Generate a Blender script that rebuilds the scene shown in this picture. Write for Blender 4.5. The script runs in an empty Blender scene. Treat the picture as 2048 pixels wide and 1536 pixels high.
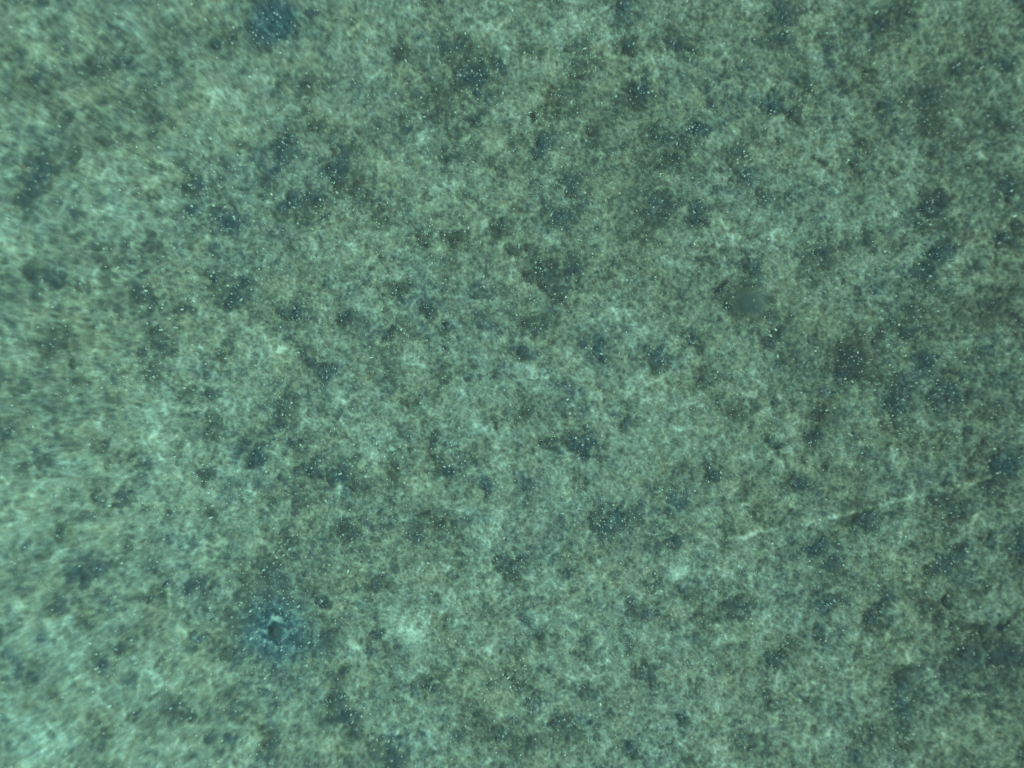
import bpy, math, random
import numpy as np
from mathutils import Vector

# ------------------------------------------------------------------ camera, world, lamps, exposure
# One unit = 1000 pixels of the photograph; the field of view is 2.048 x 1.536 units.
S = bpy.context.scene
CAM_H = 6.0
cam_d = bpy.data.cameras.new('camera')
cam = bpy.data.objects.new('camera', cam_d)
S.collection.objects.link(cam)
cam.location = (0, 0, CAM_H)
cam.rotation_euler = (0, 0, 0)
cam_d.sensor_width = 36.0
cam_d.lens = 36.0 * CAM_H / 2.048
cam_d.clip_start = 0.1
cam_d.clip_end = 100.0
cam_d.dof.use_dof = True
cam_d.dof.focus_distance = CAM_H
cam_d.dof.aperture_fstop = 0.20
S.camera = cam

W = bpy.data.worlds.new('World')
S.world = W
W.use_nodes = True
W.node_tree.nodes['Background'].inputs[0].default_value = (0.55, 1.0, 0.82, 1)
W.node_tree.nodes['Background'].inputs[1].default_value = 0.18

TINT = (0.545, 1.0, 0.735)
def lamp(name, ang, dist, h, size, power, col):
    """one segment of the microscope's ring of lamps, aimed at the specimen"""
    d = bpy.data.lights.new(name, 'AREA')
    d.shape = 'DISK'; d.size = size; d.energy = power; d.color = col
    o = bpy.data.objects.new(name, d)
    S.collection.objects.link(o)
    o.location = (dist * math.cos(ang), dist * math.sin(ang), h)
    o.rotation_euler = (Vector((0, 0, 0)) - o.location).to_track_quat('-Z', 'Y').to_euler()
    return o
R = math.radians
lamp('ring_lamp_upper_left', R(128), 3.2, 3.4, 0.7, 88, TINT)
lamp('ring_lamp_lower_left', R(205), 2.5, 2.1, 0.8, 60, (0.42, 1.0, 0.74))
lamp('ring_lamp_lower_right', R(300), 3.4, 3.6, 0.9, 68, TINT)
lamp('ring_lamp_upper_right', R(40), 3.6, 3.6, 0.9, 60, TINT)

S.render.engine = 'CYCLES'
S.cycles.use_denoising = False
S.cycles.max_bounces = 4
S.view_settings.view_transform = 'Standard'
S.view_settings.look = 'None'
S.view_settings.gamma = 1.0
S.view_settings.use_curve_mapping = False
S.view_settings.exposure = 0.06
S.render.filter_size = 1.1

rng = np.random.default_rng(7)
rnd = random.Random(11)

# ------------------------------------------------------------------ where the marks of the specimen lie
# dark pits: x y rx ry(or 0) depth(1-9) kind(0 grey,1 blue,2 brown), in thousandths of a unit from the top left corner of the view
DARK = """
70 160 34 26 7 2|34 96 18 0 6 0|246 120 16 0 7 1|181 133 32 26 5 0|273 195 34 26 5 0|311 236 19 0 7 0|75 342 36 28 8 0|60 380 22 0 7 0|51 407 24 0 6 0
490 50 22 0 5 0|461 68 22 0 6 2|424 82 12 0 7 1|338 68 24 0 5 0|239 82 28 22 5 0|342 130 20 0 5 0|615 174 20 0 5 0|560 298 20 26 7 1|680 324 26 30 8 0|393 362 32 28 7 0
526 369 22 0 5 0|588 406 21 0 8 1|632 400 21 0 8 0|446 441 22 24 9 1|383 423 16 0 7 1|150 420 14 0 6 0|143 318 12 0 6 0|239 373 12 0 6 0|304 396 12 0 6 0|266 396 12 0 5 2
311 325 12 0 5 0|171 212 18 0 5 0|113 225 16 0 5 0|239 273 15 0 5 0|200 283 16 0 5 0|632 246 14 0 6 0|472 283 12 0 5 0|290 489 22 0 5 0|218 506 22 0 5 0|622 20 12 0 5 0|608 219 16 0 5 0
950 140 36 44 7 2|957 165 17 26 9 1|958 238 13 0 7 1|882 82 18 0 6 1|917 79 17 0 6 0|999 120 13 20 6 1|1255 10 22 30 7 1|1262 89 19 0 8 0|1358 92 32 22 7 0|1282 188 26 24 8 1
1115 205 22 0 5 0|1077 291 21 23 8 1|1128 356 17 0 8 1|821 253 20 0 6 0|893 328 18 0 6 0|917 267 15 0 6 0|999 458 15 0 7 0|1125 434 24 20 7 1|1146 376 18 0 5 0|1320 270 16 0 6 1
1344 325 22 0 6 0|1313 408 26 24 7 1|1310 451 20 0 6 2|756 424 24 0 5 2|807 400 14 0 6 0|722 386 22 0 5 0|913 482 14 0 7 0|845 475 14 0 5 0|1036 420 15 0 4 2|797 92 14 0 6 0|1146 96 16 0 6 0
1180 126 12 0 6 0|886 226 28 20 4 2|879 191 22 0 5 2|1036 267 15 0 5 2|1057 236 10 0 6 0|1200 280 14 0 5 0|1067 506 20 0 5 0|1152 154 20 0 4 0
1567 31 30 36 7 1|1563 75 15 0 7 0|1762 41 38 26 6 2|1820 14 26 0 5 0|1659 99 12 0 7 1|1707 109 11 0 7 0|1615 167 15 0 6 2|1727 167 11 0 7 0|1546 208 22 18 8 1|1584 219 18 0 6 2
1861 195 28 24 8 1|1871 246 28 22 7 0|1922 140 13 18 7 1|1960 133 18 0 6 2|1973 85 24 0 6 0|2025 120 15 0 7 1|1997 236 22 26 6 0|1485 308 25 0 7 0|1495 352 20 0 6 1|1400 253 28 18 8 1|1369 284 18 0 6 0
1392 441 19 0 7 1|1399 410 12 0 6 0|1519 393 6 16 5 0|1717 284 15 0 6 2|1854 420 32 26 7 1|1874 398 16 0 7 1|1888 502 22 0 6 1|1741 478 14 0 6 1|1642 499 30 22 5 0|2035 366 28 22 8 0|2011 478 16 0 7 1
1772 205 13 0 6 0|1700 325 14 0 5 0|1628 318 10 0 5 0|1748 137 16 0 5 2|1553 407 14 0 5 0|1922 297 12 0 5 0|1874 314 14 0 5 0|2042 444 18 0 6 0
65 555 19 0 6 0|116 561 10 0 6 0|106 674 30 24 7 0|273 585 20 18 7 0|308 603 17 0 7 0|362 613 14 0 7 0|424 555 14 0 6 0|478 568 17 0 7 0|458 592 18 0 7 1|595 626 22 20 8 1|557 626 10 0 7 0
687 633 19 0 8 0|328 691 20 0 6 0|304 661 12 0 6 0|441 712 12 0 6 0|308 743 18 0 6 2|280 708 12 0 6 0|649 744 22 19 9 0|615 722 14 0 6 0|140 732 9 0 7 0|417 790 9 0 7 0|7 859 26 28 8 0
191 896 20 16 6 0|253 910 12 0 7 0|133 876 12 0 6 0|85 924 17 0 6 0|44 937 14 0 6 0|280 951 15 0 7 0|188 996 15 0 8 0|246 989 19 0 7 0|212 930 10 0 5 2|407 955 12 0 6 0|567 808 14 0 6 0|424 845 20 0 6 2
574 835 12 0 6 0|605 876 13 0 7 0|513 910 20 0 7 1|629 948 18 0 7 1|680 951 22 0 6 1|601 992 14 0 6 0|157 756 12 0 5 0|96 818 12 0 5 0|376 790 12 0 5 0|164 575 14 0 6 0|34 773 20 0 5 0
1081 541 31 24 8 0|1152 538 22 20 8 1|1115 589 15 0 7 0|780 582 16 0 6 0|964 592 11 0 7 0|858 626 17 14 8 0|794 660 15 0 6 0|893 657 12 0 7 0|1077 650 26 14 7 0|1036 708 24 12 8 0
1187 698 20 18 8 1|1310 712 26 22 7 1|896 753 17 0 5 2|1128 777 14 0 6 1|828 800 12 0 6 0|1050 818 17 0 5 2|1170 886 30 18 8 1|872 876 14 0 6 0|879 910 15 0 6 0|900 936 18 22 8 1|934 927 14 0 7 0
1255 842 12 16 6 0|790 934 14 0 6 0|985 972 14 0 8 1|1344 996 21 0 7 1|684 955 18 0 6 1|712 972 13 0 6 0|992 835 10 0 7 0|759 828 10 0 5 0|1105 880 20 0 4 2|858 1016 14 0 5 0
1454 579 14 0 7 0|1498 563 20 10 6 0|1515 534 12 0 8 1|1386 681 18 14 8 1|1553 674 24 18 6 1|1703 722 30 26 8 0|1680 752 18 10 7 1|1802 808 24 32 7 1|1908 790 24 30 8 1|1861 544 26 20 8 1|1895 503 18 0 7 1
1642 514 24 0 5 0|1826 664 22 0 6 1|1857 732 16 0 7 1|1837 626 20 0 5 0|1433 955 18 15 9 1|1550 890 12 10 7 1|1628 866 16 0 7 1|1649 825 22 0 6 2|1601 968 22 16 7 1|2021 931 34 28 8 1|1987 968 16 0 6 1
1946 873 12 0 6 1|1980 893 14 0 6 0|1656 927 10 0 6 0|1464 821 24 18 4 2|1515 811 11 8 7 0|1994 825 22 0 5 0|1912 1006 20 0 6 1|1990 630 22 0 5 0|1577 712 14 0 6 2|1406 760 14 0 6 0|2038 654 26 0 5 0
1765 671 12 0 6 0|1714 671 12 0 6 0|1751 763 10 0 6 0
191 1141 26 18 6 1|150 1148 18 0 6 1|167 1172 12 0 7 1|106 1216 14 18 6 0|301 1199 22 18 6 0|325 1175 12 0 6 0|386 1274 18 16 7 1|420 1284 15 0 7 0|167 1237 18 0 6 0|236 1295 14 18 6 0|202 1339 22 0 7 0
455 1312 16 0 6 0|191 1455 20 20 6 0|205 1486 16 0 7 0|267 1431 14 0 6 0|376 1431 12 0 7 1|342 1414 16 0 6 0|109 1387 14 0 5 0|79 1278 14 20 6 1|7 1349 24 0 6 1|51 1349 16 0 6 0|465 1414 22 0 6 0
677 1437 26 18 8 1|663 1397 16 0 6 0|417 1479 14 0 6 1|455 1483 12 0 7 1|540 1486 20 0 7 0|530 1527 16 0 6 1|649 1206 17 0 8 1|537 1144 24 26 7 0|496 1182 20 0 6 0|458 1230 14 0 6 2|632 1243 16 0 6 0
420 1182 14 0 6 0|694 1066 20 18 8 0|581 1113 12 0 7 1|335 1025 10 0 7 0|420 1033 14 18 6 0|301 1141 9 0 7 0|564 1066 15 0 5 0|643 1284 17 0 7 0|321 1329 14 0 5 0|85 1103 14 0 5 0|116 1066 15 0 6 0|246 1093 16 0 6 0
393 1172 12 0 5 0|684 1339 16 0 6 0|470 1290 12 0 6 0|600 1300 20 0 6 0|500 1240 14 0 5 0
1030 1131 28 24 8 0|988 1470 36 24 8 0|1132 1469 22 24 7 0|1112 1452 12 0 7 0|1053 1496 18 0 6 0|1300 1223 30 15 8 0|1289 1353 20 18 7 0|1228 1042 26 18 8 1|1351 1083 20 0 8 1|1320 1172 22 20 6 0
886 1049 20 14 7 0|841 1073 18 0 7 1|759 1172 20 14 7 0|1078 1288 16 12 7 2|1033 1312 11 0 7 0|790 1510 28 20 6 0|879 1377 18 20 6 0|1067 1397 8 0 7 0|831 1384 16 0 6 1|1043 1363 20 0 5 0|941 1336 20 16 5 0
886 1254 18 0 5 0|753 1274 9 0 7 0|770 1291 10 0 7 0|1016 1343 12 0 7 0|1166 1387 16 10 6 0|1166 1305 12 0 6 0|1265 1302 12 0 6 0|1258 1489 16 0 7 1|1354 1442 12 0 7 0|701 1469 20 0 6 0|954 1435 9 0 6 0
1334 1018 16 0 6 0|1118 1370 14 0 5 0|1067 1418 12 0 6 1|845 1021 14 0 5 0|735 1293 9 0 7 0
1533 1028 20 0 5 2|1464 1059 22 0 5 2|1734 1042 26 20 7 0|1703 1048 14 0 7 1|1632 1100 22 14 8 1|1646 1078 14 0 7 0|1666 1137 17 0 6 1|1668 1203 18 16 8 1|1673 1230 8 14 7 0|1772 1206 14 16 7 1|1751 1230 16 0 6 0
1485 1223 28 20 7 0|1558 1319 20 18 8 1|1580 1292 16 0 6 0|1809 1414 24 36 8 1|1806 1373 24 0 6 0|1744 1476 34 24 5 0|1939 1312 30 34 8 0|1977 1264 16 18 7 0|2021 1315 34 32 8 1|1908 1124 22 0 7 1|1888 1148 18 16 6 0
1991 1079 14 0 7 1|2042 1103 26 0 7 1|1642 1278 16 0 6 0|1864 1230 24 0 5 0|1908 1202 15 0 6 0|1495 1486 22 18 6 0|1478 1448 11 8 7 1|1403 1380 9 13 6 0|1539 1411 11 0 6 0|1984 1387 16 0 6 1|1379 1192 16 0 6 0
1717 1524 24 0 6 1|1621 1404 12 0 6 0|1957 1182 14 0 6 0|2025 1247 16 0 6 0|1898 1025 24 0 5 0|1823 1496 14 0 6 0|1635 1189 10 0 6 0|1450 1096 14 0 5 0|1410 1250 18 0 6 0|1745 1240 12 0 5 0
"""
PALE = """
150 38 34 22 5|263 65 22 12 5|417 198 26 18 8|386 160 12 0 7|328 335 20 12 7|253 321 16 0 6|191 410 42 24 7|239 424 32 18 6|342 444 20 0 5|205 300 36 20 5|17 444 26 0 5|27 489 28 20 6|68 85 24 0 5|687 82 14 0 5|512 137 16 0 4|560 380 10 26 5|90 40 40 26 3
811 24 26 16 6|749 65 14 0 6|783 150 20 14 5|964 48 24 14 5|1005 68 20 0 5|1146 66 30 16 6|1300 103 9 11 9|1098 140 16 0 5|855 270 15 0 7|992 287 18 14 6|1255 239 18 10 6|1105 482 16 16 10|865 420 26 18 5|763 325 22 14 5|971 455 16 10 6|1214 420 22 16 6|780 492 22 0 5|701 417 12 0 6|1204 369 20 0 4|1115 308 22 0 4|1320 120 10 0 4
1553 126 20 10 5|1533 171 6 14 6|1642 109 12 0 5|1652 212 26 18 5|1632 290 20 0 5|1830 321 14 26 8|1628 349 24 14 6|1690 349 16 0 6|1768 372 22 8 5|1495 431 22 12 8|1539 485 24 14 8|1673 441 30 18 5|1943 414 22 12 7|1943 58 14 0 6|1963 290 16 20 5|1621 38 14 0 6|1512 8 18 0 5|1656 7 14 0 5|1878 20 22 0 4|1437 120 26 0 4|1700 191 14 0 4|1460 470 30 14 5
185 585 9 26 6|222 616 34 20 5|393 599 6 18 7|533 657 24 16 7|560 705 26 22 8|461 691 12 0 6|362 719 20 12 6|342 828 26 16 9|314 859 26 22 8|393 883 18 34 8|198 852 14 0 7|243 890 13 0 7|636 835 20 14 6|670 801 18 0 5|68 780 30 14 5|34 886 30 14 5|65 955 10 24 6|369 917 8 16 5|471 941 16 0 5|355 955 12 0 6|20 739 18 0 5|147 924 22 12 6|700 790 22 12 4
718 620 20 0 5|988 592 22 18 6|927 678 20 16 6|828 722 22 18 5|1064 746 26 12 6|999 753 14 8 6|1269 691 30 11 7|982 859 26 12 9|1012 842 12 10 7|770 808 8 18 6|800 811 7 18 6|1296 869 8 20 7|1005 913 24 20 5|746 920 14 0 5|1023 985 20 22 6|992 958 10 8 8|930 1020 18 0 5|1128 961 18 0 5|1238 585 22 0 4|1255 784 26 0 4|725 715 20 8 6|1180 924 20 10 5|1210 640 20 10 4|800 545 20 12 5
1546 551 20 14 5|1597 565 14 12 6|1792 702 11 20 7|1792 596 34 10 6|1519 760 20 16 6|2011 691 12 20 7|1724 784 28 8 5|1710 538 20 0 5|1956 548 28 14 6|1799 917 8 18 7|1929 873 24 12 6|1833 999 14 0 6|1368 862 28 0 5|1382 910 22 0 5|1532 835 20 0 4|1587 859 18 0 4|1860 848 40 9 5|1358 719 20 0 5|1908 712 12 20 5|1645 616 28 14 4|1480 900 22 0 4|1540 925 20 10 4
113 1122 24 14 9|373 1042 28 18 6|359 1110 28 14 6|362 1260 20 18 8|239 1237 16 0 6|96 1257 12 38 6|273 1418 20 12 8|150 1373 44 16 6|349 1370 22 0 5|598 1083 18 12 6|34 1243 36 22 5|51 1448 46 22 6|120 1483 38 18 5|479 1490 14 18 7|239 1517 28 12 5|20 1117 24 0 5|10 1182 22 0 4|670 1216 5 20 6|567 1480 10 16 5|632 1490 22 0 4|273 1339 16 8 6|60 1500 40 18 5|410 1330 20 10 5
800 1247 20 18 7|821 1275 22 16 5|927 1021 16 12 6|1060 1042 20 13 8|937 1189 20 8 6|1210 1127 10 18 7|1077 1151 10 0 6|896 1137 10 10 7|1033 1247 11 11 7|971 1305 8 20 6|1016 1356 8 5 9|1091 1425 16 20 6|1207 1363 28 12 6|865 1466 24 18 6|1337 1466 32 8 7|1351 1148 12 18 6|735 1062 20 16 5|712 1298 20 14 6|1235 1480 28 12 5|869 1503 20 0 6|958 1073 12 0 6|838 1353 12 6 6|742 1473 16 8 6|1010 1040 18 22 6|1140 1350 14 6 5
1368 1124 20 0 6|1351 1155 18 14 8|1416 1144 20 12 6|1594 1202 12 8 7|1792 1148 18 26 6|1902 1250 9 24 9|1830 1062 14 20 5|1988 1062 18 12 6|1809 1329 22 14 7|1666 1329 18 16 7|1427 1401 18 22 7|1642 1480 24 8 8|1614 1500 24 14 6|1437 1503 26 8 7|1686 1486 18 7 7|1553 1237 18 6 5|1758 1428 22 0 5|1874 1353 10 16 6|1720 1278 24 10 5|1963 1230 16 14 6|1567 1370 14 0 5|1585 1360 20 10 5|1480 1530 30 12 5|1545 1058 30 6 5
"""
# bright grains: x y size(1-4) stretch angle
GRAIN = """
746 92 3|920 147 4|842 193 3|1049 103 3|1150 150 3|1144 202 3 2 70|1298 183 4|1262 197 3|1060 224 2 4 10|848 232 2 2 0|1098 251 3|968 396 2 3 -15|961 484 3 1.5 90|1103 429 3 2 60|937 455 3 1.6 60|1322 347 3|1038 492 2 4 90|1211 461 3|1320 121 2 2 0|1171 94 2 3 0|872 378 2|1240 386 3
823 551 3 2 25|864 526 3 1.5 90|937 579 3|968 573 3|792 580 3|1190 538 3 1.5 -40|1207 539 3 1.7 70|1255 560 4|1132 594 3|1034 630 3|862 635 2|802 659 3|1183 697 3|1204 708 3 2 -20|742 715 2 3 5|1016 765 3|1009 780 3|1229 784 3|841 806 4|1135 799 3 1.6 20|1147 811 3|1175 852 3 2 80|1152 876 3|1166 890 4|1160 884 2|1204 872 3|1077 891 2|1086 917 3|753 886 3 2 90|829 898 3|927 908 3|917 914 2|899 932 3|1019 932 3|759 920 3|1158 917 3 1.6 20|992 960 3|995 965 2|1067 975 3|956 990 2|1334 996 3|1265 826 3|1325 722 3|1327 729 3
1543 671 4 1.4 -50|1553 659 3 1.8 -40|1547 656 2|1540 663 2|1529 645 2|1613 596 3 1.8 -30|1767 621 4 1.6 30|1454 606 3|1719 705 3|1707 763 3 1.8 -40|1604 785 3|1661 785 3 1.5 60|1703 869 3 3 -30|1814 712 3|1744 657 3 2 90|1399 543 2|1801 649 3|1939 698 2 2 80|1866 551 3 1.7 -30|1727 907 3|1420 936 3|1519 908 2|1453 615 2|1510 600 2
578 1100 4 1.4 0|332 1170 3 1.5 -30|461 1237 3|417 1218 3 1.6 0|186 1313 2 2 30|646 1173 3|695 1146 3|678 1178 3|332 1031 2 2 20|318 1034 2|479 1349 3|528 1360 3 1.6 60|502 1349 2|509 1337 2|499 1224 3 2 45|612 1333 3 1.5 45|608 1255 3
696 1143 4 1.4 80|911 1199 2 3 70|1009 1076 3 2 30|1223 1043 3|1245 1042 3|1209 1043 2|1315 1050 3|1079 1151 3 1.6 80|934 1122 3|965 1389 3|1016 1358 3 3 35|730 1208 3|1329 1420 2|1131 1514 3|700 1093 3|724 1028 2|859 1045 2|959 1076 3
465 432 3|595 446 3|419 460 3|302 260 3|345 253 2|670 342 3|559 103 3|63 359 2|62 166 2|489 390 3|490 404 2
425 544 3|480 599 3 2 35|455 608 2|319 659 3 3 5|291 646 3|335 637 3 2 10|361 618 3 2 0|393 590 2 3 90|597 637 3|588 616 3|653 755 3 1.5 80|303 753 2 2 0|564 830 3|578 830 3|516 896 2 2 45|622 937 3|579 955 3|651 1002 4 1.5 90|661 883 2|99 613 2 2 0|123 640 2 2 15
1490 301 3|1700 318 4|1386 253 3|1380 256 3|1391 248 2|1384 262 2|1394 258 2|1392 290 3|1386 294 2|1398 286 2|1866 448 3|1925 226 2|1809 46 2|1676 140 2|1585 461 3 2 30|1543 225 3|1545 218 2|1552 220 2
1664 1351 4 2 20|1505 1464 3 2 70|1635 1103 3|1690 1132 3|1876 1356 3 2 70|1519 1148 2|1514 1145 2|1509 1141 2|1553 1220 2|1560 1300 2|1561 1310 2|1731 1072 3
"""
def table(txt):
    return [[float(v) for v in e.split()] for line in txt.strip().split('\n') for e in line.split('|')]
DARK = table(DARK); PALE = table(PALE); GRAIN = table(GRAIN)

# ------------------------------------------------------------------ fields on a periodic sheet (one sample = 2 thousandths)
STEP = 2.0
X0, Y0 = -112.0, -92.0
NX, NY = 1136, 860                        # covers -112..2158 and -92..1626
gx = X0 + STEP * np.arange(NX); gy = Y0 + STEP * np.arange(NY)
PX, PY = np.meshgrid(gx, gy)              # shape (NY, NX), photograph orientation (y down)
fx = np.fft.fftfreq(NX)[None, :]; fy = np.fft.fftfreq(NY)[:, None]
F2 = fx * fx + fy * fy
def blur(a, sig):
    s = sig / STEP
    return np.fft.ifft2(np.fft.fft2(a) * np.exp(-2 * (math.pi * s) ** 2 * F2)).real
def nz(sig):
    a = blur(rng.standard_normal((NY, NX)), sig); return (a - a.mean()) / a.std()
def fbm(sig, n=3, g=0.6):
    a = 0; w = 1
    for i in range(n): a = a + w * nz(sig / 2 ** i); w *= g
    return a / a.std()
def sm(a, lo, hi):
    t = np.clip((a - lo) / (hi - lo), 0, 1); return t * t * (3 - 2 * t)

CX, CY = 1090.0, 800.0                    # crown of the gently domed specimen
RX, RY = PX - CX, PY - CY
RAD = np.sqrt(RX * RX + RY * RY) + 1e-6
def sample(a, x, y):
    i = (x - X0) / STEP; j = (y - Y0) / STEP
    i0 = np.floor(i).astype(int); j0 = np.floor(j).astype(int); u = i - i0; v = j - j0
    i1 = (i0 + 1) % NX; j1 = (j0 + 1) % NY; i0 = i0 % NX; j0 = j0 % NY
    return (a[j0, i0] * (1 - u) + a[j0, i1] * u) * (1 - v) + (a[j1, i0] * (1 - u) + a[j1, i1] * u) * v
def comb(a, length):
    """drag the grain outwards from the crown: radial lens streaks put into the surface tone"""
    out = 0; n = 9
    for k in range(n):
        t = (k / (n - 1) - 0.5) * length
        out = out + sample(a, PX + t * RX / RAD, PY + t * RY / RAD)
    return out / n
LEFT = sm(-RX / RAD, -0.35, 0.75)
LEN = 0.5 + 13.0 * sm(RAD, 450, 1250) * (0.3 + 0.7 * LEFT)

# ragged outlines
wx = 3.6 * nz(11) + 2.6 * nz(5) + 4 * nz(30); wy = 3.6 * nz(11) + 2.6 * nz(5) + 4 * nz(30)
rag = 0.13 * nz(8) + 0.13 * nz(4)
WX, WY = PX + wx, PY + wy
dark = np.zeros((NY, NX)); blue = np.zeros((NY, NX)); brown = np.zeros((NY, NX)); pale = np.zeros((NY, NX))
part_id = np.full((NY, NX), -1, dtype=np.int32); part_val = np.zeros((NY, NX))
def window(x, y, r):
    i0 = max(0, int((x - r - X0) / STEP)); i1 = min(NX, int((x + r - X0) / STEP) + 1)
    j0 = max(0, int((y - r - Y0) / STEP)); j1 = min(NY, int((y + r - Y0) / STEP) + 1)
    return slice(j0, j1), slice(i0, i1)
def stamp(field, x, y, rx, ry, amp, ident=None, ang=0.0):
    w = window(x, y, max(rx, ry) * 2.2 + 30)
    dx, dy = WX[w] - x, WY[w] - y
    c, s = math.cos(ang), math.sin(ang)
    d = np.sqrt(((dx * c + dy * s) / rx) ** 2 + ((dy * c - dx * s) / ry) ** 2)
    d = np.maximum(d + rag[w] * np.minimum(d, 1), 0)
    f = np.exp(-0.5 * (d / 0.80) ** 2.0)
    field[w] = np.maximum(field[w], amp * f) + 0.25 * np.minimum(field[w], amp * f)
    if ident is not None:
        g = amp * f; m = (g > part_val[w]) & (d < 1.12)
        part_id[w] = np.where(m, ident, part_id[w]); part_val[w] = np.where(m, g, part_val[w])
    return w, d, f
PARTS = []                                # (name, label)
def new_part(name): PARTS.append(name); return len(PARTS) - 1
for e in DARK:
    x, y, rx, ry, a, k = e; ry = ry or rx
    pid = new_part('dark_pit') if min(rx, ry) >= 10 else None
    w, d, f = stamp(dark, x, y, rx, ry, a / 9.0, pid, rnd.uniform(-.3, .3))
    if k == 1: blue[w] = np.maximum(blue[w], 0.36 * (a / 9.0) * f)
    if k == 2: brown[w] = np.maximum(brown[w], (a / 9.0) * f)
for e in PALE:
    x, y, rx, ry, a = e; ry = ry or rx
    pid = new_part('pale_patch') if min(rx, ry) >= 10 else None
    stamp(pale, x, y, rx, ry, a / 9.0 * (0.72 + 0.28 * min(1, max(0, (x - 300) / 250))), pid, rnd.uniform(-.5, .5))
# pits beyond the frame, so that the sheet goes on in the same way
for k in range(60):
    x = rnd.choice([rnd.uniform(-100, -30), rnd.uniform(2080, 2150)]); y = rnd.uniform(-80, 1610)
    stamp(dark, x, y, rnd.uniform(14, 30), rnd.uniform(12, 26), rnd.uniform(.5, .9))

# cell web: distance to the nearest of many jittered centres, edges of the cells stand proud
def cells(pitch, jit, warp):
    nx = int(round(NX * STEP / pitch)); ny = int(round(NY * STEP / pitch))
    pxs = NX * STEP / nx; pys = NY * STEP / ny
    jx = rng.uniform(-jit, jit, (ny, nx)); jy = rng.uniform(-jit, jit, (ny, nx)); sz = rng.uniform(0.75, 1.35, (ny, nx))
    qx = (PX - X0 + warp * wx) / pxs; qy = (PY - Y0 + warp * wy) / pys
    ci = np.floor(qx).astype(int); cj = np.floor(qy).astype(int)
    f1 = np.full((NY, NX), 9.0); f2 = np.full((NY, NX), 9.0)
    for a in (-1, 0, 1):
        for b in (-1, 0, 1):
            ii = ci + a; jj = cj + b; im = ii % nx; jm = jj % ny
            d = np.hypot(qx - (ii + .5 + jx[jm, im]), qy - (jj + .5 + jy[jm, im])) / sz[jm, im]
            f2 = np.where(d < f1, f1, np.minimum(f2, d)); f1 = np.minimum(f1, d)
    return f1, f2
f1, f2 = cells(34, .42, 1.6)
web = 1 - sm(f2 - f1, 0.0, 0.42)
g1, g2 = cells(17, .42, 1.2)
web2 = 1 - sm(g2 - g1, 0.0, 0.5)
web = blur(web, 4) * (0.55 + 0.45 * sm(nz(28), -1, 1)); web2 = blur(web2, 3) * (0.5 + 0.5 * sm(nz(22), -1, 1))
h1, h2 = cells(26, .45, 1.0)
pore = blur(1 - sm(h1, 0.12, 0.52), 2.5) * sm(nz(16), -0.5, 1.0) + 0.8 * blur(1 - sm(f1, 0.1, 0.5), 3) * sm(nz(20), -0.2, 1.2)
pore = (pore - pore.mean()) / pore.std()
web = (web - web.mean()) / web.std(); web2 = (web2 - web2.mean()) / web2.std()

big = fbm(95, 2); mid = fbm(26, 3, .7); small = fbm(9, 2, .8)
fine = nz(1.1) + 0.8 * nz(2.0); fine /= fine.std(); fine2 = nz(3.2)
def ridge(sig, wd):
    a = np.exp(-(np.abs(nz(sig)) / wd) ** 2) * sm(nz(sig * 2.2), -0.6, 1.4); a = blur(a, 1.5); return (a - a.mean()) / a.std()
fil = ridge(6, .2) + ridge(9.5, .17) + 0.9 * ridge(15, .13); fil /= fil.std()
fine = comb(fine, LEN) * (1 + 0.3 * sm(RAD, 450, 1250)); fine2 = comb(fine2, LEN) * (1 + 0.1 * sm(RAD, 450, 1250))

# the ringed blue pit, the smooth dimple, the teal pit
relief = np.zeros((NY, NX)); smooth = np.zeros((NY, NX)); rim = np.zeros((NY, NX))
def polar(x, y, sx=1.0, sy=1.0, k=0.35):
    return np.sqrt(((PX + k * wx - x) / sx) ** 2 + ((PY + k * wy - y) / sy) ** 2), np.arctan2(PY - y, PX - x)
d, th = polar(550, 1265, 1.0, 1.04, .3)
halo = np.exp(-0.5 * (d * (1 + 0.07 * small) / 54) ** 2.4); hole = 1 - sm(d, 6, 19); ring = np.exp(-((d - 24) / 9.0) ** 2) * (0.80 + 0.20 * np.cos(th + 1.9)) 
ring = np.clip(ring * (0.66 + 0.20 * fine2 + 0.10 * small), 0, 0.8)
blue = np.maximum(blue, 1.12 * halo * (1 - .8 * hole) * (0.95 + .08 * fine2)); dark = np.maximum(dark * (1 - halo), 0.95 * halo * (0.85 + .2 * small)); pale = pale * (1 - halo)
dark = np.maximum(dark, 0.5 * np.exp(-0.5 * (d / 80) ** 3)); dark = dark * (1 - .6 * np.clip(ring, 0, 1)); dark = np.maximum(dark, 0.98 * hole); rim += ring; relief += 0.007 * ring - 0.010 * hole
smooth = np.maximum(smooth, 1 - sm(d, 12, 17))
ids = {}
ids['blue_pit'] = new_part('blue_pit'); ids['pit_rim'] = new_part('pit_rim'); ids['pit_hollow'] = new_part('pit_hollow')
part_id[d < 62] = ids['blue_pit']; part_id[d < 38] = ids['pit_rim']; part_id[d < 16] = ids['pit_hollow']
d, th = polar(543, 38, 1.0, 0.98)
halo = np.exp(-0.5 * (d / 40) ** 2.6); hole = np.exp(-0.5 * (d / 9) ** 2); ring = np.exp(-((d - 13) / 11) ** 2) * np.clip(0.6 + 0.4 * np.cos(th + 0.7), 0, 1)
blue = np.maximum(blue, 1.0 * halo); dark = np.maximum(dark * (1 - halo), 1.2 * halo); rim += 0.34 * ring; relief += 0.004 * ring - 0.008 * hole
ids['teal_pit'] = new_part('teal_pit'); part_id[d < 50] = ids['teal_pit']
dimp, th = polar(1497, 606, 1.04, 0.90, .2)
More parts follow.
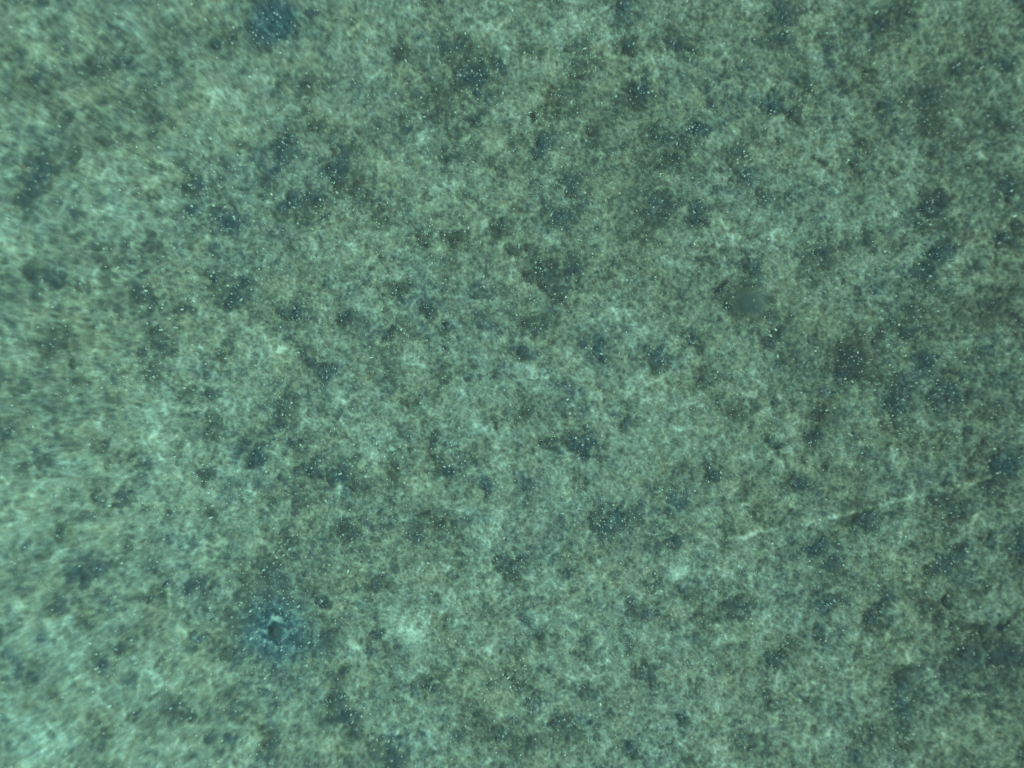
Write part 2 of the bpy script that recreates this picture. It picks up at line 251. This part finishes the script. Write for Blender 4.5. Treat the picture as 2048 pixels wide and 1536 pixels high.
dark = np.maximum(dark, 0.55 * np.exp(-0.5 * (np.hypot(PX + wx - 1470, PY + wy - 584) / 20) ** 2)); bowl = 1 - sm(dimp, 12, 44); smooth = np.maximum(smooth, bowl)  # crescent of shade at the dimple's upper left, painted into the dark field
ids['smooth_dimple'] = new_part('smooth_dimple'); part_id[dimp < 36] = ids['smooth_dimple']
dark = dark * (1 - bowl); pale = pale * (1 - bowl); blue = blue * (1 - bowl)
relief -= 0.016 * np.clip(1 - (dimp / 42) ** 2, 0, 1) ** 1.5
# small crisp hollows with a thin pale rim: x y radius rim-strength darkness
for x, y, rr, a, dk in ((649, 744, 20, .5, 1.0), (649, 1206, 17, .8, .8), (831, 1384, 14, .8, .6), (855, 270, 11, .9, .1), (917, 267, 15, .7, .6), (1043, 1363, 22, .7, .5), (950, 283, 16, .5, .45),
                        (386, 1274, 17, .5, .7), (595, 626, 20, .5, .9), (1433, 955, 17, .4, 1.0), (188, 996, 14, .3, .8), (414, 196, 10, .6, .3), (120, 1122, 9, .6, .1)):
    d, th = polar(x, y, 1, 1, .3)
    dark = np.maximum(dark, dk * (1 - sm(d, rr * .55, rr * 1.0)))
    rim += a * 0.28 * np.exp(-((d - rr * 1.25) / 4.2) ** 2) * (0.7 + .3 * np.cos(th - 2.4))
# olive wedge inside the big pit at the top
d = np.hypot((PX + .3 * wx - 975) / 9, (PY + .3 * wy - 183) / 24); wedge = np.exp(-0.5 * d ** 4); dark *= 1 - .75 * wedge

# faint pale line running up to the right
def line(ax, ay, bx, by, wd):
    t = np.clip(((PX - ax) * (bx - ax) + (PY - ay) * (by - ay)) / ((bx - ax) ** 2 + (by - ay) ** 2), 0, 1)
    return np.hypot(PX + .15 * wx - (ax + t * (bx - ax)), PY + .15 * wy - (ay + t * (by - ay))), t
SCR = np.zeros((NY, NX))
for name, ax, ay, bx, by, wd, amp in (('scratch_line', 1461, 1078, 1745, 1018, 3.6, .80), ('scratch_line', 1745, 1018, 1992, 955, 3.4, .60),
                                      ('scratch_line', 800, 575, 945, 600, 3.0, .35), ('scratch_line', 1330, 700, 1250, 772, 4.0, .3)):
    d, t = line(ax, ay, bx, by, wd)
    SCR += amp * np.exp(-0.5 * (d / wd) ** 2) * (0.75 + 0.25 * small)
    pid = new_part(name); part_id[d < 5.5] = pid

# broad lighter and darker regions, left-to-right light falloff painted in: x y rx ry amount
broad = np.zeros((NY, NX))
for x, y, rx, ry, a in ((430, 600, 190, 110, -.05), (580, 960, 130, 190, -.045), (560, 1170, 90, 90, -.04), (1200, 330, 170, 170, -.045), (960, 150, 90, 90, -.03), (1400, 300, 120, 130, -.03),
                        (1930, 300, 130, 330, -.055), (1960, 880, 130, 330, -.045), (1980, 1330, 110, 140, -.05), (1700, 60, 170, 70, -.03), (1760, 740, 120, 100, -.035), (1100, 570, 130, 90, -.03),
                        (1620, 700, 120, 140, -.02), (1060, 860, 130, 70, -.03), (700, 330, 140, 120, -.02), (130, 680, 90, 90, -.03), (90, 350, 80, 80, -.03),
                        (350, 860, 110, 110, .05), (220, 420, 130, 70, .05), (60, 1150, 130, 260, .035), (130, 1460, 240, 90, .045), (900, 820, 140, 90, .03), (820, 1260, 130, 90, .03),
                        (1400, 1150, 100, 70, .04), (1120, 1320, 330, 140, .03), (1600, 440, 150, 70, .05), (1620, 1300, 150, 130, .035), (560, 700, 80, 60, .04), (900, 430, 160, 90, .025),
                        (1250, 740, 90, 80, .03), (1450, 860, 110, 100, .03), (1000, 60, 190, 60, .025), (1450, 130, 110, 80, .025), (400, 1090, 120, 80, .03), (150, 60, 160, 70, .03), (1560, 1490, 220, 60, .03)):
    broad += a * np.exp(-0.5 * (((PX + 3 * wx - x) / rx) ** 2 + ((PY + 3 * wy - y) / ry) ** 2))
# tone of the material with the painted light and shade (0 darkest .. 1 palest)
sup = 1 - smooth
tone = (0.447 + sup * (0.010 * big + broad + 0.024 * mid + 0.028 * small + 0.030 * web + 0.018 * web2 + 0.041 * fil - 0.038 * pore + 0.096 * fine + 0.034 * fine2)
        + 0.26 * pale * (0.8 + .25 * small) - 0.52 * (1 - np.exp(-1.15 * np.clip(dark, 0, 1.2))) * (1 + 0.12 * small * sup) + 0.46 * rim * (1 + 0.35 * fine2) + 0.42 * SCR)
tone += 0.17 * np.exp(-(np.hypot(PX - 1105, PY - 482) / 12) ** 2) + 0.12 * np.exp(-(np.hypot(PX - 1301, PY - 103) / 8) ** 2)
tone = tone * (1 - bowl) + bowl * (0.225 + 0.012 * mid + 0.02 * fine + 0.02 * small)
hue = 0.44 + 0.12 * nz(40) + 0.12 * nz(14) + 0.13 * nz(5) + 0.14 * pale - 0.25 * brown - 0.28 * sm(dark, .08, .3) * (1 - sm(dark, .4, .7)) + 0.25 * sm(dark, .5, .85) + 2.5 * broad   # 0 olive-brown .. 1 grey-blue
stain = np.clip(blue, 0, 1.4)

tone -= 0.07 * np.exp(-((dimp - 40) / 9) ** 2)
stain = np.maximum(stain, 0.12 * bowl)
relief += sup * (0.0022 * mid + 0.0010 * small + 0.0006 * web + 0.0004 * fine + 0.0004 * fine2) - 0.008 * np.clip(dark, 0, 1.1) * sup + 0.004 * pale + 0.004 * SCR

def dome(px, py):
    r2 = ((px - CX) ** 2 + (py - CY) ** 2) / 1.0e6
    return -0.050 * r2 / (1 + 0.25 * r2)

# ------------------------------------------------------------------ materials
def nodes_of(m):
    m.use_nodes = True; nt = m.node_tree; return nt, nt.nodes, nt.links, nt.nodes['Principled BSDF']
def attr(n, name):
    a = n.new('ShaderNodeAttribute'); a.attribute_name = name; return a
def math_node(nt, op, a, b):
    m = nt.nodes.new('ShaderNodeMath'); m.operation = op
    for i, v in enumerate((a, b)):
        if isinstance(v, (int, float)): m.inputs[i].default_value = v
        else: nt.links.new(v, m.inputs[i])
    return m.outputs[0]
def ramp(nt, fac, stops):
    r = nt.nodes.new('ShaderNodeValToRGB'); e = r.color_ramp.elements
    while len(e) < len(stops): e.new(0.5)
    for el, (p, c) in zip(e, stops): el.position = p; el.color = (*c, 1)
    nt.links.new(fac, r.inputs[0]); return r.outputs[0]
def mix(nt, fac, a, b):
    m = nt.nodes.new('ShaderNodeMix'); m.data_type = 'RGBA'
    if isinstance(fac, (int, float)): m.inputs[0].default_value = fac
    else: nt.links.new(fac, m.inputs[0])
    for i, v in ((6, a), (7, b)):
        if isinstance(v, tuple): m.inputs[i].default_value = (*v, 1)
        else: nt.links.new(v, m.inputs[i])
    return m.outputs[2]
def crust_material():
    m = bpy.data.materials.new('mottled_crust'); nt, n, l, b = nodes_of(m)
    geo = n.new('ShaderNodeNewGeometry')
    n1 = n.new('ShaderNodeTexNoise'); n1.inputs['Scale'].default_value = 290; n1.inputs['Detail'].default_value = 2
    n2 = n.new('ShaderNodeTexNoise'); n2.inputs['Scale'].default_value = 95; n2.inputs['Detail'].default_value = 2
    l.new(geo.outputs['Position'], n1.inputs['Vector']); l.new(geo.outputs['Position'], n2.inputs['Vector'])
    rough = math_node(nt, 'SUBTRACT', 1.0, attr(n, 'smooth').outputs['Fac'])
    k = math_node(nt, 'MULTIPLY', math_node(nt, 'SUBTRACT', n1.outputs['Fac'], 0.5), 0.34)
    t = math_node(nt, 'ADD', attr(n, 'tone').outputs['Fac'], math_node(nt, 'MULTIPLY', k, rough))
    h = math_node(nt, 'ADD', attr(n, 'hue').outputs['Fac'], math_node(nt, 'MULTIPLY', math_node(nt, 'SUBTRACT', n2.outputs['Fac'], 0.5), 0.9))
    warm = ramp(nt, t, [(0.0, (.060, .058, .066)), (0.25, (.105, .104, .102)), (0.45, (.195, .188, .165)), (0.65, (.300, .285, .245)), (1.0, (.56, .54, .50))])
    cool = ramp(nt, t, [(0.0, (.044, .055, .076)), (0.25, (.084, .096, .118)), (0.45, (.165, .180, .190)), (0.65, (.270, .295, .305)), (1.0, (.56, .60, .62))])
    hc = n.new('ShaderNodeClamp'); l.new(h, hc.inputs[0])
    c = mix(nt, hc.outputs[0], warm, cool)
    bl = ramp(nt, t, [(0.0, (.026, .052, .086)), (0.25, (.046, .090, .150)), (0.5, (.130, .215, .290)), (0.8, (.34, .44, .48)), (1.0, (.5, .6, .62))])
    sc = n.new('ShaderNodeClamp'); l.new(math_node(nt, 'MULTIPLY', attr(n, 'stain').outputs['Fac'], 0.72), sc.inputs[0])
    c = mix(nt, sc.outputs[0], c, bl)
    l.new(c, b.inputs['Base Color'])
    b.inputs['Roughness'].default_value = 0.72
    b.inputs['Specular IOR Level'].default_value = 0.25
    return m
def grain_material(name, c0, c1, rough):
    m = bpy.data.materials.new(name); nt, n, l, b = nodes_of(m)
    oi = n.new('ShaderNodeNewGeometry'); tx = n.new('ShaderNodeTexNoise'); tx.inputs['Scale'].default_value = 130
    l.new(oi.outputs['Position'], tx.inputs['Vector'])
    l.new(ramp(nt, tx.outputs['Fac'], [(0.3, c0), (0.7, c1)]), b.inputs['Base Color'])
    b.inputs['Roughness'].default_value = rough
    return m
M_CRUST = crust_material()
M_GRAIN = grain_material('pale_grain', (.20, .22, .24), (.66, .66, .66), 0.6)

# ------------------------------------------------------------------ the specimen and its parts
col = S.collection
specimen = bpy.data.objects.new('mottled_specimen', None)
col.objects.link(specimen)
specimen['label'] = 'mottled grey green rough surface with dark pits and glinting grains filling the view'
specimen['category'] = 'specimen'

wz = relief + dome(PX, PY)
VX = (PX - 1024) / 1000.0; VY = -(PY - 768) / 1000.0
gyz, gxz = np.gradient(wz, STEP / 1000.0)
NRM = np.stack([-gxz, gyz, np.ones_like(wz)], -1); NRM /= np.linalg.norm(NRM, axis=-1, keepdims=True)
POS = np.stack([VX, VY, wz], -1).reshape(-1, 3); NRMf = NRM.reshape(-1, 3)
FIELDS = {'tone': tone.ravel(), 'hue': hue.ravel(), 'stain': stain.ravel(), 'smooth': smooth.ravel()}
jj, ii = np.meshgrid(np.arange(NY - 1), np.arange(NX - 1), indexing='ij')
v00 = jj * NX + ii
QUADS = np.stack([v00, v00 + NX, v00 + NX + 1, v00 + 1], -1).reshape(-1, 4)
QID = part_id[:-1, :-1].ravel()

def mesh_from(name, pos, quads, fields, nrm=None):
    me = bpy.data.meshes.new(name)
    me.vertices.add(len(pos)); me.vertices.foreach_set('co', pos.astype(np.float32).ravel())
    nq = len(quads)
    me.loops.add(nq * 4); me.loops.foreach_set('vertex_index', quads.astype(np.int32).ravel())
    me.polygons.add(nq)
    me.polygons.foreach_set('loop_start', (np.arange(nq) * 4).astype(np.int32))
    me.update(calc_edges=True)
    for k, v in fields.items():
        a = me.attributes.new(k, 'FLOAT', 'POINT'); a.data.foreach_set('value', v.astype(np.float32))
    me.polygons.foreach_set('use_smooth', np.ones(nq, dtype=bool))
    if nrm is not None: me.normals_split_custom_set_from_vertices(nrm.astype(np.float32))
    me.materials.append(M_CRUST)
    return me
def add_part(name, me, parent):
    o = bpy.data.objects.new(name, me); col.objects.link(o); o.parent = parent; return o
REMAP = np.zeros(NX * NY, dtype=np.int64)
def piece(name, quads, parent):
    used = np.unique(quads); remap = REMAP; remap[used] = np.arange(len(used))
    return add_part(name, mesh_from(name, POS[used], remap[quads], {k: v[used] for k, v in FIELDS.items()}, NRMf[used]), parent)

order = np.argsort(QID, kind='stable'); sq = QID[order]
bounds = {}
u, st, ct = np.unique(sq, return_index=True, return_counts=True)
for a, b_, c in zip(u, st, ct): bounds[int(a)] = order[b_:b_ + c]
# the 300 largest pits and patches become parts; slivers stay in the crust
crust_faces = [bounds[-1]]
SPECIAL = set(ids.values())
sizes = {'dark_pit': [], 'pale_patch': []}
for pid, f in bounds.items():
    if pid >= 0 and PARTS[pid] in sizes: sizes[PARTS[pid]].append((len(f), pid))
keep = set()
for k, lst in sizes.items():
    lst.sort(reverse=True); keep |= {p for n_, p in lst[:290] if n_ > 55}
for pid in sorted(bounds):
    if pid >= 0 and pid not in SPECIAL and PARTS[pid] in sizes and pid not in keep: crust_faces.append(bounds[pid])
piece('crust', QUADS[np.concatenate(crust_faces)], specimen)
for pid in sorted(bounds):
    if pid < 0 or pid in SPECIAL: continue
    if PARTS[pid] in sizes and pid not in keep: continue
    o = piece(PARTS[pid], QUADS[bounds[pid]], specimen)
bp = piece('blue_pit', QUADS[bounds[ids['blue_pit']]], specimen); bp['label'] = 'blue stained round pit with a pale crumbly ring, lower left'
piece('pit_rim', QUADS[bounds[ids['pit_rim']]], bp)['label'] = 'pale blue crumbly ring round the hollow'
piece('pit_hollow', QUADS[bounds[ids['pit_hollow']]], bp)['label'] = 'dark smooth hollow inside the pale ring'
piece('teal_pit', QUADS[bounds[ids['teal_pit']]], specimen)['label'] = 'dark teal blurred pit at the top edge'
piece('smooth_dimple', QUADS[bounds[ids['smooth_dimple']]], specimen)['label'] = 'smooth grey green dimple free of grains, right of centre'

# the same crust going on outside the view, coarser, and the sides of the piece
OS = 8.0
ox = np.arange(-1000, 3049, OS); oy = np.arange(-900, 2437, OS)
OX, OY = np.meshgrid(ox, oy)
def wrap(a): return a[(np.round((OY - Y0) / STEP).astype(int)) % NY, (np.round((OX - X0) / STEP).astype(int)) % NX]
oz = wrap(blur(relief, 5)) + dome(OX, OY)
edge = (OX <= ox[0]) | (OX >= ox[-1]) | (OY <= oy[0]) | (OY >= oy[-1])
inside = (OX > X0 + 2) & (OX < gx[-1] - 2) & (OY > Y0 + 2) & (OY < gy[-1] - 2)
oz = np.where(edge, oz - 0.35, oz); oz = np.where(inside, oz - 0.02, oz)
opos = np.stack([(OX - 1024) / 1000, -(OY - 768) / 1000, oz], -1).reshape(-1, 3)
ny, nx = OX.shape
jj, ii = np.meshgrid(np.arange(ny - 1), np.arange(nx - 1), indexing='ij'); q0 = jj * nx + ii
deep = inside[:-1, :-1] & inside[1:, :-1] & inside[:-1, 1:] & inside[1:, 1:]
oq = np.stack([q0, q0 + nx, q0 + nx + 1, q0 + 1], -1)[~deep]
used = np.unique(oq); rm = np.full(nx * ny, -1, dtype=np.int64); rm[used] = np.arange(len(used))
add_part('outer_crust', mesh_from('outer_crust', opos[used], rm[oq], {k: wrap(v.reshape(NY, NX)).ravel()[used] for k, v in FIELDS.items()}), specimen)

# ------------------------------------------------------------------ grains
PHI = (1 + 5 ** .5) / 2
ICO_V = np.array([(-1, PHI, 0), (1, PHI, 0), (-1, -PHI, 0), (1, -PHI, 0), (0, -1, PHI), (0, 1, PHI), (0, -1, -PHI), (0, 1, -PHI), (PHI, 0, -1), (PHI, 0, 1), (-PHI, 0, -1), (-PHI, 0, 1)]) / math.sqrt(1 + PHI * PHI)
ICO_F = [(0, 11, 5), (0, 5, 1), (0, 1, 7), (0, 7, 10), (0, 10, 11), (1, 5, 9), (5, 11, 4), (11, 10, 2), (10, 7, 6), (7, 1, 8), (3, 9, 4), (3, 4, 2), (3, 2, 6), (3, 6, 8), (3, 8, 9), (4, 9, 5), (2, 4, 11), (6, 2, 10), (8, 6, 7), (9, 8, 1)]
variants = []
for k in range(6):
    me = bpy.data.meshes.new('bright_grain')
    me.from_pydata([tuple(v * rnd.uniform(.78, 1.12)) for v in ICO_V], [], ICO_F); me.materials.append(M_GRAIN); me.update(); variants.append(me)
def ground(x, y): return float(sample(wz, np.array([x]), np.array([y]))[0])
grains = []
for g in GRAIN:
    x, y, s = g[:3]; st = g[3] if len(g) > 3 else rnd.uniform(1, 1.3); an = math.radians(g[4]) if len(g) > 4 else rnd.uniform(0, 3.14)
    grains.append((x, y, 0.55 + 0.62 * s, st, an))
# many more too small to list: crowded in and round the pits, fewer towards the blurred edges
dens = (0.34 + 1.5 * np.clip(dark, 0, 1) + 0.6 * sm(nz(40), -.3, 1.6)) * (1 - 0.75 * sm(RAD, 500, 1150)) * (1 - smooth)
dens = dens.ravel() / dens.sum()
NR = 12500
pick = rng.choice(NX * NY, NR, p=dens, replace=False)
tiny = []
for p in pick:
    x = PX.ravel()[p] + rnd.uniform(-1, 1); y = PY.ravel()[p] + rnd.uniform(-1, 1)
    r = min(2.6, 0.72 * math.exp(abs(rnd.gauss(0, .46))))
    dx, dy = x - CX, CY - y; rad = math.hypot(dx, dy)
    st = 1 + rnd.random() ** 3 * 1.0 + 1.2 * max(0, (rad - 500) / 700)
    an = math.atan2(dy, dx) if rad > 550 else rnd.uniform(0, 3.14)
    tiny.append((x, y, r, st, an))
tiny.sort(key=lambda t: -t[2])
for x, y, r, st, an in grains:
    o = bpy.data.objects.new('bright_grain', rnd.choice(variants)); col.objects.link(o); o.parent = specimen
    z = ground(x, y); o.location = ((x - 1024) / 1000, -(y - 768) / 1000, z + r * 0.0003)
    o.scale = (r * st * 1e-3, r * 1e-3, r * 0.9e-3); o.rotation_euler = (0, 0, an)
V = []; Fc = []
for x, y, r, st, an in tiny:
    c, s = math.cos(an), math.sin(an); b0 = len(V); z = ground(x, y)
    for v in ICO_V:
        k = rnd.uniform(.8, 1.1); a = v[0] * r * st * k; b = v[1] * r * k
        V.append(((x - 1024 + a * c - b * s) / 1000, (-(y - 768) + a * s + b * c) / 1000, z + (v[2] * r * .9 * k + .3 * r) / 1000))
    Fc += [tuple(b0 + i for i in f) for f in ICO_F]
me = bpy.data.meshes.new('grain_dust'); me.from_pydata(V, [], Fc); me.materials.append(M_GRAIN); me.update()
o = add_part('grain_dust', me, specimen); o['kind'] = 'stuff'
